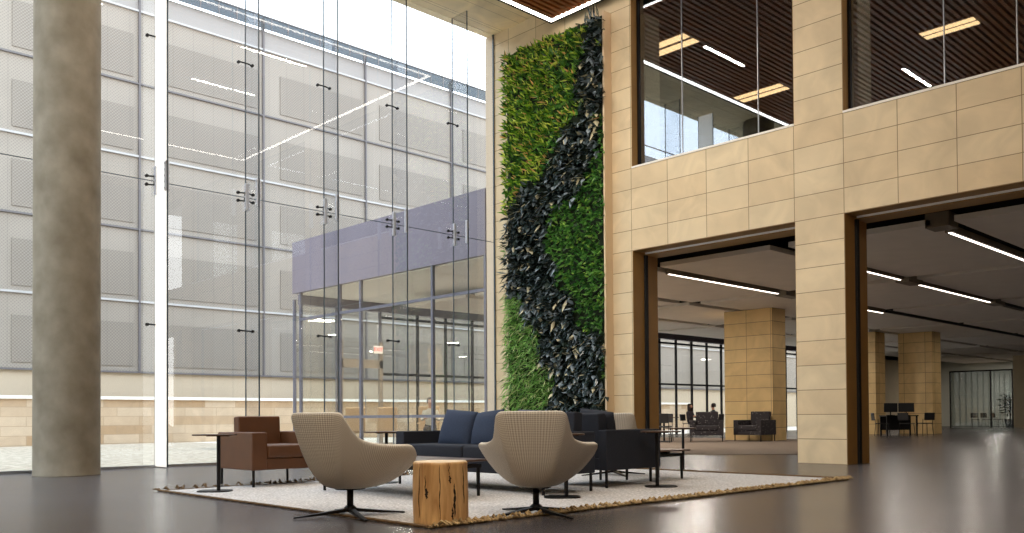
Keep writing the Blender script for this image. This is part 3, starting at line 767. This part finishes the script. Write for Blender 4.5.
# ------------------------------------------------------------------ tree stump table
def stump_mat():
    m, nt, out = new_mat('cracked_timber'); b = principled(nt, out, None, .5); L = nt.links.new
    tc = nt.nodes.new('ShaderNodeTexCoord'); mp = nt.nodes.new('ShaderNodeMapping'); mp.inputs['Scale'].default_value = (9, 9, 1.3); L(tc.outputs['Object'], mp.inputs[0])
    nz = nt.nodes.new('ShaderNodeTexNoise'); nz.inputs['Scale'].default_value = 2.2; nz.inputs['Detail'].default_value = 8; nz.inputs['Distortion'].default_value = .6; L(mp.outputs[0], nz.inputs['Vector'])
    cr = nt.nodes.new('ShaderNodeValToRGB'); e = cr.color_ramp.elements; e[0].color = lin((158, 114, 66)); e[0].position = .3; e[1].color = lin((218, 176, 120)); e[1].position = .7
    L(nz.outputs['Fac'], cr.inputs[0]); L(cr.outputs[0], b.inputs['Base Color'])
    bp = nt.nodes.new('ShaderNodeBump'); bp.inputs['Strength'].default_value = .3; bp.inputs['Distance'].default_value = .01; L(nz.outputs['Fac'], bp.inputs['Height']); L(bp.outputs[0], b.inputs['Normal']); return m
M['stump'] = stump_mat(); M['crack'] = mat('dark_crack', (34, 20, 10), .9)  # cracks are thin near-black strips laid on the trunk
st = empty('stump_table', (-9.215, -9.43, .006), label='round tree stump side table with dark cracks between two beige swivel chairs', cat='table')
SR = .207; SH = .45
def sfx(a, z): return 1 + .03 * math.sin(2 * a + .6) + .02 * math.sin(5 * a + z * 3) + .012 * math.sin(9 * a - z * 8) - .02 * (z / SH)
MB().lathe([(SR * .96, 0), (SR, .012)] + [(SR * (1 + .015 * math.sin(z * 9)), z) for z in [SH * k / 14 for k in range(1, 14)]] + [(SR * 1.0, SH - .012), (SR * .985, SH)], (0, 0, 0), 64, sfx).build('trunk', M['stump'], st, True)
MB().lathe([(SR * .972, SH - .001), (SR * .965, SH + .004)], (0, 0, 0), 64, sfx).build('top_face', mat('sawn_end_grain', (238, 218, 184), .5, rgb2=(214, 186, 144), scale=14), st)
ac = math.atan2(-14.54 + 9.39, -13.35 + 9.19)    # towards the viewer
def crack(off, z0, z1, wid):
    V = []; F = []; n_ = 14
    for i in range(n_ + 1):
        t = i / n_; z = z0 + (z1 - z0) * t
        w_ = wid * math.sin(math.pi * min(1, max(.0, t))) ** .6 * (1 + .35 * math.sin(i * 2.1 + off * 9)) + .0006
        c0 = ac + off + .015 * math.sin(i * .9)
        for s_ in (-1, -.35, .35, 1):
            a = c0 + s_ * w_ / SR; rr = SR * (1 + .015 * math.sin(z * 9)) * sfx(a, z) + (.0022 if abs(s_) < .9 else -.001)
            V.append((rr * math.cos(a), rr * math.sin(a), z))
    for i in range(n_):
        for s_ in range(3): a = i * 4 + s_; F.append((a, a + 1, a + 5, a + 4))
    raw('crack', V, F, M['crack'], st, True)
crack(.50, .06, .30, .011); crack(-.52, .19, .27, .014); crack(-.57, .22, .36, .004); crack(.33, .30, .36, .010); crack(-.04, .02, .44, .003); crack(.95, .15, .44, .006); crack(.41, .03, .13, .008); crack(-.85, .05, .42, .004); crack(.30, .36, .45, .003)

# ------------------------------------------------------------------ sofas and armchairs
def fabric(name, rgb, vary=.15): return mat(name, rgb, .85, vary=vary, scale=90, bump=.1, spec=.25)
M['brown'] = mat('brown_leather', (86, 52, 27), .5, vary=.12, scale=5, bump=.05)
M['navy'] = fabric('charcoal_upholstery', (40, 43, 52)); M['navycush'] = fabric('navy_cushion_fabric', (48, 58, 78))
M['black_leg'] = M['blackmetal']
def speckle():
    m, nt, out = new_mat('speckled_dark_upholstery'); b = principled(nt, out, None, .85); L = nt.links.new
    tc = nt.nodes.new('ShaderNodeTexCoord'); vo = nt.nodes.new('ShaderNodeTexVoronoi'); vo.inputs['Scale'].default_value = 17; L(tc.outputs['Object'], vo.inputs['Vector'])
    cr = nt.nodes.new('ShaderNodeValToRGB'); e = cr.color_ramp.elements; e[0].color = lin((150, 142, 138)); e[0].position = .12; e[1].color = lin((40, 35, 38)); e[1].position = .22
    L(vo.outputs['Distance'], cr.inputs[0]); L(cr.outputs[0], b.inputs['Base Color']); return m
M['speck'] = speckle()
def make_sofa(name, loc, rz, W, D, n, fab, label, cat, group=None, armh=.62, backh=.81, armt=.16, leg=.19, inset=.0, lean=.06, bt=.17):
    """front faces local -y; origin at centre of plan on the ground"""
    t = empty(name, loc, rz, label, cat, group)
    x0, x1, y0, y1 = -W / 2, W / 2, -D / 2, D / 2
    MB().box(x0 + armt, x1 - armt, y0 + .01, y1 - .02, leg, leg + .13, .012).build('seat_base', fab, t)
    for s_ in (-1, 1):
        a, b_ = (x0, x0 + armt) if s_ < 0 else (x1 - armt, x1)
        MB().box(a, b_, y0, y1, leg, armh, .014, 3).build('arm', fab, t)
    cw_ = (W - 2 * armt) / n
    for k in range(n):
        a = x0 + armt + k * cw_
        MB().box(a + .004, a + cw_ - .004, y0 - .012, y1 - bt - .02, leg + .132, leg + .285, .03, 4).build('seat_cushion', fab, t, True)
    Ml = Matrix.Translation((0, y1 - bt, leg + .13)) @ Matrix.Rotation(-lean, 4, 'X')
    MB().box(x0 + armt + .002, x1 - armt - .002, 0, bt * .8, 0, backh - leg - .13, .02, 3, Ml).build('backrest', fab, t)
    for sx in (-1, 1):
        for sy in (-1, 1):
            cx, cy = sx * (W / 2 - .035), sy * (D / 2 - .035)
            MB().box(cx - .011, cx + .011, cy - .011, cy + .011, 0, leg).build('leg', M['blackmetal'], t)
    return t
zr = .006
make_sofa('armchair', (-8.10, -4.83, zr), 0, .94, .86, 1, M['brown'], 'brown leather armchair on black legs at the left end of the rug', 'armchair', armt=.19)
make_sofa('sofa', (-6.76, -7.25, zr), R(-90), 2.43, .78, 2, M['navy'], 'long charcoal sofa behind the coffee table with navy cushions on it', 'sofa', backh=.83)
make_sofa('armchair', (-5.56, -7.88, zr), R(90), .92, .96, 1, M['navy'], 'dark charcoal armchair end-on beside the slim side table on the right', 'armchair', backh=.82, armt=.12, armh=.63)
def cushion(loc, rot, s, label, m=None):
    t = pad('cushion', m or M['navycush'], None, s, s * .86, .085, 16, 2.6, .9)
    t.location = loc; t.rotation_euler = rot
    return tag(t, label, 'cushion', 'navy scatter cushions')
cushion((-6.72, -6.66, .655), (R(72), R(4), R(-90 + 6)), .255, 'navy cushion at the far left end of the charcoal sofa')
cushion((-6.70, -7.15, .65), (R(72), R(-5), R(-90 - 4)), .25, 'navy cushion second from the left on the charcoal sofa')
cushion((-6.62, -7.75, .65), (R(74), R(3), R(-90)), .25, 'navy cushion on the sofa mostly hidden behind the square-on swivel chair')
cushion((-5.80, -8.02, .65), (R(74), R(-6), R(90)), .25, 'dark cushion standing against the back of the dark armchair', M['navy'])

# ------------------------------------------------------------------ coffee tables, slim side tables
M['darkwood'] = mat('dark_walnut', (70, 48, 34), .4, vary=.2, scale=6, stretch=(1, 8, 8))
M['edgewood'] = mat('walnut_edge', (140, 96, 58), .4)
def coffee(loc, rz, L_, W_, label):
    t = empty('coffee_table', loc, rz, label, 'table', 'low coffee tables')
    MB().box(-L_ / 2, L_ / 2, -W_ / 2, W_ / 2, .345, .365, .004, 1).build('tabletop', M['darkwood'], t)
    MB().box(-L_ / 2 + .06, L_ / 2 - .06, -W_ / 2 + .06, W_ / 2 - .06, .28, .315).build('apron', M['blackmetal'], t)
    for sx in (-1, 1):
        MB().box(sx * (L_ / 2 - .25) - .03, sx * (L_ / 2 - .25) + .03, -.1, .1, .315, .345).build('spacer', M['blackmetal'], t)
        for sy in (-1, 1):
            x, y = sx * (L_ / 2 - .07), sy * (W_ / 2 - .07)
            MB().tube([(x - sx * .03, y, .30), (x - sx * .025, y, 0)], .021, 10, .016).build('leg', M['blackmetal'], t)
    return t
coffee((-7.88, -7.08, zr), R(90), 1.95, .80, 'long dark coffee table with black legs just behind the tree stump table')
coffee((-4.585, -7.87, zr), 0, .82, .5, 'low dark coffee table sticking out right of the slim side table')
def slim(loc, rz, label):
    t = empty('side_table', loc, rz, label, 'table', 'slim black side tables')
    def rr(w_, d_, r, z0, z1, nm, m):
        poly = []
        for cx, cy, a0 in ((w_ - r, d_ - r, 0), (-w_ + r, d_ - r, 90), (-w_ + r, -d_ + r, 180), (w_ - r, -d_ + r, 270)):
            for k in range(7): a = R(a0 + 15 * k); poly.append((cx + r * math.cos(a), cy + r * math.sin(a)))
        return MB().prism(poly, z0, z1).build(nm, m, t)
    rr(.215, .17, .1, .60, .614, 'tabletop', M['darkwood'])
    rr(.175, .14, .1, 0, .012, 'base_plate', M['blackmetal'])
    MB().tube([(.04, 0, .012), (.04, 0, .60)], .02, 14).build('pole', M['blackmetal'], t)
    MB().box(-.08, .16, -.035, .035, .59, .60).build('bracket', M['blackmetal'], t)
    return t
slim((-9.088, -5.43, zr), R(-44), 'slim black side table by the left arm of the brown armchair')
slim((-5.47, -8.63, zr), R(136), 'slim black side table in front of the dark armchair, on the right')
slim((-7.152, -5.786, zr), R(-44), 'slim black side table at the far end of the charcoal sofa')
slim((-2.80, -6.98, 0), R(-44), 'slim black side table standing beyond the low coffee table on the right')

slim((-7.13, -8.70, zr), R(-44), 'slim black side table half hidden behind the square-on swivel chair')

# ------------------------------------------------------------------ lounge furniture inside the wing
make_sofa('armchair', (9.42, .80, .012), R(-58), 1.0, .82, 1, M['speck'], 'speckled dark armchair in the lounge, left of the pair before the tan pier', 'armchair', backh=.9, armh=.64)
make_sofa('armchair', (10.36, -.28, .012), R(-90), .95, .86, 1, M['speck'], 'speckled dark armchair in the lounge, right of the pair before the tan pier', 'armchair', backh=.9, armh=.64)
M['chairblack'] = mat('black_chair_plastic', (30, 28, 30), .5)
def cafe_chair(loc, rz, label, group=None):
    t = empty('cafe_chair', loc, rz, label, 'chair', group or 'black cafe chairs in the lounge')
    MB().box(-.21, .21, -.21, .21, .44, .47, .012).build('seat', M['chairblack'], t)
    MB().box(-.2, .2, .19, .215, .6, .88, .01, 2, Matrix.Rotation(R(-6), 4, 'X') @ Matrix.Translation((0, .06, 0))).build('backrest', M['chairblack'], t)
    for sx in (-1, 1):
        MB().tube([(sx * .19, .19, .44), (sx * .18, .2, .62)], .011, 8).build('back_post', M['blackmetal'], t)
        for sy in (-1, 1): MB().tube([(sx * .18, sy * .18, .44), (sx * .21, sy * .22, 0)], .012, 8).build('leg', M['blackmetal'], t)
    return t
def cafe_table(loc, label, r=.4, h=.74):
    t = empty('cafe_table', loc, 0, label, 'table', 'cafe tables in the lounge')
    MB().lathe([(r - .01, h - .025), (r, h - .015), (r, h)], (0, 0, 0), 40).build('tabletop', M['darkwood'], t)
    MB().tube([(0, 0, .02), (0, 0, h - .025)], .03, 14).build('pole', M['blackmetal'], t)
    MB().lathe([(.26, 0), (.26, .012), (.05, .03)], (0, 0, 0), 32).build('base', M['blackmetal'], t)
    return t
cafe_table((8.35, 1.6, .012), 'dark round cafe table left of the speckled armchairs', .45)
cafe_chair((7.7, 1.15, .012), R(120), 'black cafe chair left of the speckled armchairs, nearest the stone jamb')
cafe_chair((8.3, 2.45, .012), R(200), 'black cafe chair behind the dark round cafe table')
cafe_chair((9.1, 2.1, .012), R(-60), 'black cafe chair on the far side of the round cafe table')
cafe_table((18.33, 7.05, .012), 'round cafe table between the two seated people', .38)
cafe_chair((18.35, 7.7, .012), face_rot(0, -1) + math.pi, 'black cafe chair under the left seated person in the lounge')
cafe_chair((18.3, 6.4, .012), face_rot(0, 1) + math.pi, 'black cafe chair under the right seated person in the lounge')

# people
M['skin'] = mat('skin', (196, 146, 118), .6)
def person(loc, rz, shirt, hair, label, longhair=False, scale=1.0):
    """seated, facing local -y, forearms forward on a table"""
    V = []; E = []; Rr = []
    def add(p, r, prev=None):
        V.append(p); Rr.append(r)
        if prev is not None: E.append((prev, len(V) - 1))
        return len(V) - 1
    pel = add((0, .02, .50), .13); sp = add((0, .03, .66), .125, pel); ch = add((0, .02, .86), .14, sp); nk0 = add((0, .01, 1.00), .075, ch); nk = add((0, -.005, 1.07), .052, nk0)
    hd = add((0, -.02, 1.14), .072, nk); hd2 = add((0, -.025, 1.21), .085, hd); hd3 = add((0, -.015, 1.28), .066, hd2)
    for s_ in (-1, 1):
        sh = add((s_ * .17, .015, .95), .06, ch); el = add((s_ * .22, -.06, .72), .042, sh); wr = add((s_ * .13, -.28, .775), .028, el); pm = add((s_ * .11, -.35, .778), .030, wr)
        for q, (ox, l_) in enumerate(((-.028, .075), (-.010, .085), (.008, .08), (.026, .065))):
            k1 = add((s_ * .11 + ox, -.39, .782), .0085, pm); add((s_ * .11 + ox * 1.1, -.39 - l_ * .7, .772), .0075, k1)
        th = add((s_ * .11 - s_ * .035, -.345, .775), .010, pm); add((s_ * .11 - s_ * .05, -.385, .77), .008, th)
        hp = add((s_ * .09, -.03, .50), .095, pel); kn = add((s_ * .12, -.42, .50), .062, hp); an = add((s_ * .12, -.40, .09), .04, kn); add((s_ * .12, -.54, .04), .034, an)
    me = bpy.data.meshes.new('person'); me.from_pydata(V, E, []); ob_ = bpy.data.objects.new('tmp', me); col.objects.link(ob_)
    sk = ob_.modifiers.new('skin', 'SKIN'); sv = me.skin_vertices[0].data
    for i, r in enumerate(Rr): sv[i].radius = (r, r); sv[i].use_root = (i == 0)
    ob_.modifiers.new('sub', 'SUBSURF').levels = 1
    dg = bpy.context.evaluated_depsgraph_get(); dg.update()
    m2 = bpy.data.meshes.new_from_object(ob_.evaluated_get(dg)); bpy.data.objects.remove(ob_)
    t = bpy.data.objects.new('person', m2); col.objects.link(t); t.location = loc; t.rotation_euler = (0, 0, rz); t.scale = (scale,) * 3
    m2.materials.clear(); m2.materials.append(M['skin']); m2.materials.append(mat('shirt', shirt, .9)); m2.materials.append(mat('trousers', (38, 40, 50), .9))
    for p in m2.polygons:
        c_ = p.center; p.use_smooth = True
        if c_.z > 1.04 or (c_.y < -.27 and .7 < c_.z < .9): p.material_index = 0
        elif c_.z > .60: p.material_index = 1
        else: p.material_index = 2
    h = MB().lathe([(.045, 1.318), (.085, 1.29), (.10, 1.24), (.10, 1.20)] + ([(.105, 1.10), (.09, .98)] if longhair else [(.088, 1.155)]), (0, .022, 0), 20).build('hair', mat('hair', hair, .6), t, True)
    for s_ in (-1, 1): MB().lathe([(.002, -.009), (.010, 0), (.002, .009)], (s_ * .032, -.108, 1.215), 10).build('eye', mat('eye', (30, 24, 22), .3), t)
    MB().tube([(0, -.105, 1.215), (0, -.128, 1.178), (0, -.105, 1.17)], [.008, .014, .008], 8).build('nose', M['skin'], t, True)
    MB().box(-.024, .024, -.112, -.1, 1.138, 1.147).build('mouth', mat('lips', (150, 84, 78), .6), t)
    for s_ in (-1, 1): MB().lathe([(.004, -.025), (.012, 0), (.004, .025)], (s_ * .086, -.02, 1.205), 10).build('ear', M['skin'], t, True)
    return tag(t, label, 'person')
person((18.35, 7.65, .0), face_rot(0, -1) + math.pi, (60, 52, 56), (44, 26, 18), 'long-haired person in dark clothes seated on the left at the cafe table', True)
person((18.3, 6.45, .0), face_rot(0, 1) + math.pi, (50, 56, 58), (34, 22, 18), 'dark-haired person seated on the right at the cafe table, facing left')
person((.95, 3.55, .0), R(-40), (206, 196, 178), (70, 52, 38), 'seated person in a pale shirt behind the vestibule glass')

# tan high-back chairs and table behind the vestibule glass
M['tan'] = fabric('tan_upholstery', (196, 164, 128), .06)
def highback(loc, rz, label):
    t = empty('high_back_chair', loc, rz, label, 'chair', 'tan high-back chairs in the vestibule')
    MB().box(-.27, .27, -.26, .26, .36, .47, .03, 3).build('seat', M['tan'], t)
    MB().box(-.28, .28, .2, .28, .42, 1.12, .035, 4, Matrix.Rotation(R(-5), 4, 'X') @ Matrix.Translation((0, .04, 0))).build('backrest', M['tan'], t)
    for sx in (-1, 1):
        MB().box(sx * .27 - .025, sx * .27 + .025, -.2, .2, .62, .66, .01).build('armrest', M['tan'], t)
        for sy in (-1, 1): MB().tube([(sx * .22, sy * .2, .36), (sx * .24, sy * .23, 0)], .014, 8).build('leg', M['steel'], t)
    return t
highback((.95, 7.05, 0), R(150), 'tan high-back chair behind the vestibule glass, left of the two')
highback((1.55, 6.35, 0), R(150), 'tan high-back chair behind the vestibule glass, right of the two')
highback((1.05, 3.75, 0), R(-40), 'tan high-back chair under the person in the pale shirt')
cafe_table((1.35, 3.05, 0), 'cafe table in front of the person behind the vestibule glass', .4)
highback((2.3, 1.6, 0), R(60), 'tan high-back chair behind the vestibule glass nearest the stone wall')

# far clutter on the right: desk with monitor, stools, plant
DX, DY = 20.1, -.55
dk = empty('desk', (DX, DY, 0), R(-45), 'cluttered dark desk standing between the two far stone piers', 'desk')
MB().box(-.6, .6, -.35, .35, .72, .76).build('desktop', M['blackmetal'], dk)
MB().box(-.57, .57, .28, .3, .2, .72).build('modesty_panel', M['black'], dk)
for sx in (-1, 1):
    for sy in (-1, 1): MB().box(sx * .55 - .025, sx * .55 + .025, sy * .3 - .025, sy * .3 + .025, 0, .72).build('leg', M['blackmetal'], dk)
for q, (dx, ang) in enumerate(((-.29, 12), (.29, -10))):
    mo = empty('monitor', (DX + dx * .707, DY - dx * .707, .76), R(-45 + ang), ['monitor on the left of the cluttered desk', 'monitor on the right of the cluttered desk'][q], 'monitor', 'desk monitors')
    MB().box(-.28, .28, -.015, .015, .12, .46, .005, 1).build('screen', M['black'], mo); MB().tube([(0, .02, .01), (0, .02, .2)], .02, 10).build('stand', M['blackmetal'], mo); MB().box(-.12, .12, -.08, .1, 0, .012).build('foot', M['blackmetal'], mo)
for q, (x, y) in enumerate(((DX - .75, DY + .3), (DX - .35, DY - .45), (DX + .55, DY - .75))):
    cafe_chair((x, y, 0), R(40 + 50 * q), ['black chair at the left of the cluttered desk', 'black chair in front of the cluttered desk', 'black chair at the right of the cluttered desk, by the wider stone pier'][q], 'chairs at the cluttered desk')
for q, (x, y) in enumerate(((43.3, 4.55), (43.6, 4.0), (43.9, 3.5))):
    cafe_chair((x, y, 0), R(-60 + 20 * q), ['black chair behind the far glass partition, leftmost of three', 'black chair behind the far glass partition, middle of three', 'black chair behind the far glass partition, next to the dark plant'][q], 'chairs behind the glass partition')
pp = empty('potted_plant', (43.5, 2.7, 0), label='large dark potted plant behind the far glass partition', cat='plant')
MB().lathe([(.22, 0), (.30, .45), (.31, .5)], (0, 0, 0), 24).build('pot', M['blackmetal'], pp, True)
MB().tube([(0, 0, .45), (.03, 0, 1.3)], .03, 8).build('stem', mat('bark', (70, 50, 34), .9), pp)
LV['pot'] = ([], [])
for _ in range(420):
    d = Vector((rnd.uniform(-1, 1), rnd.uniform(-1, 1), rnd.uniform(-.3, 1.2))); p0 = Vector((0, 0, rnd.uniform(.8, 1.6))) + d * rnd.uniform(0, .35)
    leaf('pot', p0, d, d.cross(Vector((rnd.random(), rnd.random(), rnd.random() + .1))).normalized(), rnd.uniform(.2, .4), rnd.uniform(.05, .09), rnd.uniform(0, .8))
fo = raw('foliage', LV['pot'][0], LV['pot'][1], leaf_mat('dark_plant', [(0, (20, 34, 22)), (.5, (32, 50, 32))]), pp); fo['kind'] = 'stuff'

# ------------------------------------------------------------------ light
wd = bpy.data.worlds.new('sky'); scene.world = wd; wd.use_nodes = True
nt = wd.node_tree; bg = nt.nodes['Background']
tc = nt.nodes.new('ShaderNodeTexCoord'); sp = nt.nodes.new('ShaderNodeSeparateXYZ'); cr = nt.nodes.new('ShaderNodeValToRGB')
nt.links.new(tc.outputs['Generated'], sp.inputs[0]); nt.links.new(sp.outputs['Z'], cr.inputs[0])
cr.color_ramp.elements[0].color = (1.0, .98, .95, 1); cr.color_ramp.elements[1].color = (.66, .82, 1.0, 1); cr.color_ramp.elements[1].position = .8
nt.links.new(cr.outputs[0], bg.inputs[0]); bg.inputs[1].default_value = 4.5
sun = bpy.data.lights.new('sun', 'SUN'); sun.energy = 3.0; sun.angle = R(1.0); sun.color = (1, .95, .86)
so = bpy.data.objects.new('sun', sun); col.objects.link(so)
so.rotation_euler = Vector((.45, -.02, .88)).to_track_quat('Z', 'Y').to_euler()
def area(name, loc, rot, sx, sy, power, color):
    l = bpy.data.lights.new(name, 'AREA'); l.shape = 'RECTANGLE'; l.size = sx; l.size_y = sy; l.energy = power; l.color = color
    o = bpy.data.objects.new(name, l); col.objects.link(o); o.location = loc; o.rotation_euler = rot; return o
# warm fill added under the hall ceiling
for (x, y) in ((-3.5, -3.5), (-3.5, -6), (-8, -3.5), (-8, -6), (-8, -9)):
    area('hall_strip_fill', (x, y, 8.94), (0, 0, 0), 1.6, .06, 95, (1, .91, .79))
for (x, y) in ((-11.5, -14), (-14.5, -16), (-16, -11)):
    area('hall_rear_fill', (x, y, 9.3), (0, 0, 0), .5, .5, 300, (1, .90, .76))  # unseen fill added above and behind the camera

for (x, y) in ((5.5, -1), (5.5, -7.2), (11.5, -4), (11.5, 2.4), (5.5, 2.4), (17.5, -4), (17.5, 3), (24, -4), (30, 3), (45, 4)):
    area('lounge_fill', (x, y, 4.05), (0, 0, 0), .4, .4, 140 if y > -2 else 62, (1, .90, .80))  # fill added to brighten the lounge
for (x, y) in ((2.5, 6.5), (3, 2.5)):
    area('vestibule_fill', (x, y, 4.05), (0, 0, 0), .8, .8, 160, (1, .92, .78))  # fill added to brighten the vestibule

# ------------------------------------------------------------------ camera
yaw, pitch, roll, F = 0.79947175, 0.01698342, -0.0067452972, 883.8605
f = Vector((math.cos(pitch) * math.cos(yaw), math.cos(pitch) * math.sin(yaw), math.sin(pitch)))
r = Vector((math.sin(yaw), -math.cos(yaw), 0)); u = r.cross(f)
r2 = math.cos(roll) * r + math.sin(roll) * u; u2 = -math.sin(roll) * r + math.cos(roll) * u
cam = bpy.data.cameras.new('camera'); cam.sensor_width = 36; cam.sensor_fit = 'HORIZONTAL'; cam.lens = F / 1024 * 36
cam.shift_x = (512 - 521.245) / 1024; cam.shift_y = (402.213 - 266.5) / 1024; cam.clip_start = .05; cam.clip_end = 400
co = bpy.data.objects.new('camera', cam); col.objects.link(co)
mw = Matrix((r2, u2, -f)).transposed().to_4x4(); mw.translation = (-13.3493, -14.5403, .78)
co.matrix_world = mw
scene.camera = co
scene.view_settings.view_transform = 'Standard'
scene.view_settings.look = 'None'
scene.view_settings.exposure = 0.0
scene.cycles.use_denoising = True
scene.cycles.max_bounces = 10; scene.cycles.transparent_max_bounces = 24; scene.cycles.diffuse_bounces = 5
scene.cycles.sample_clamp_indirect = 8
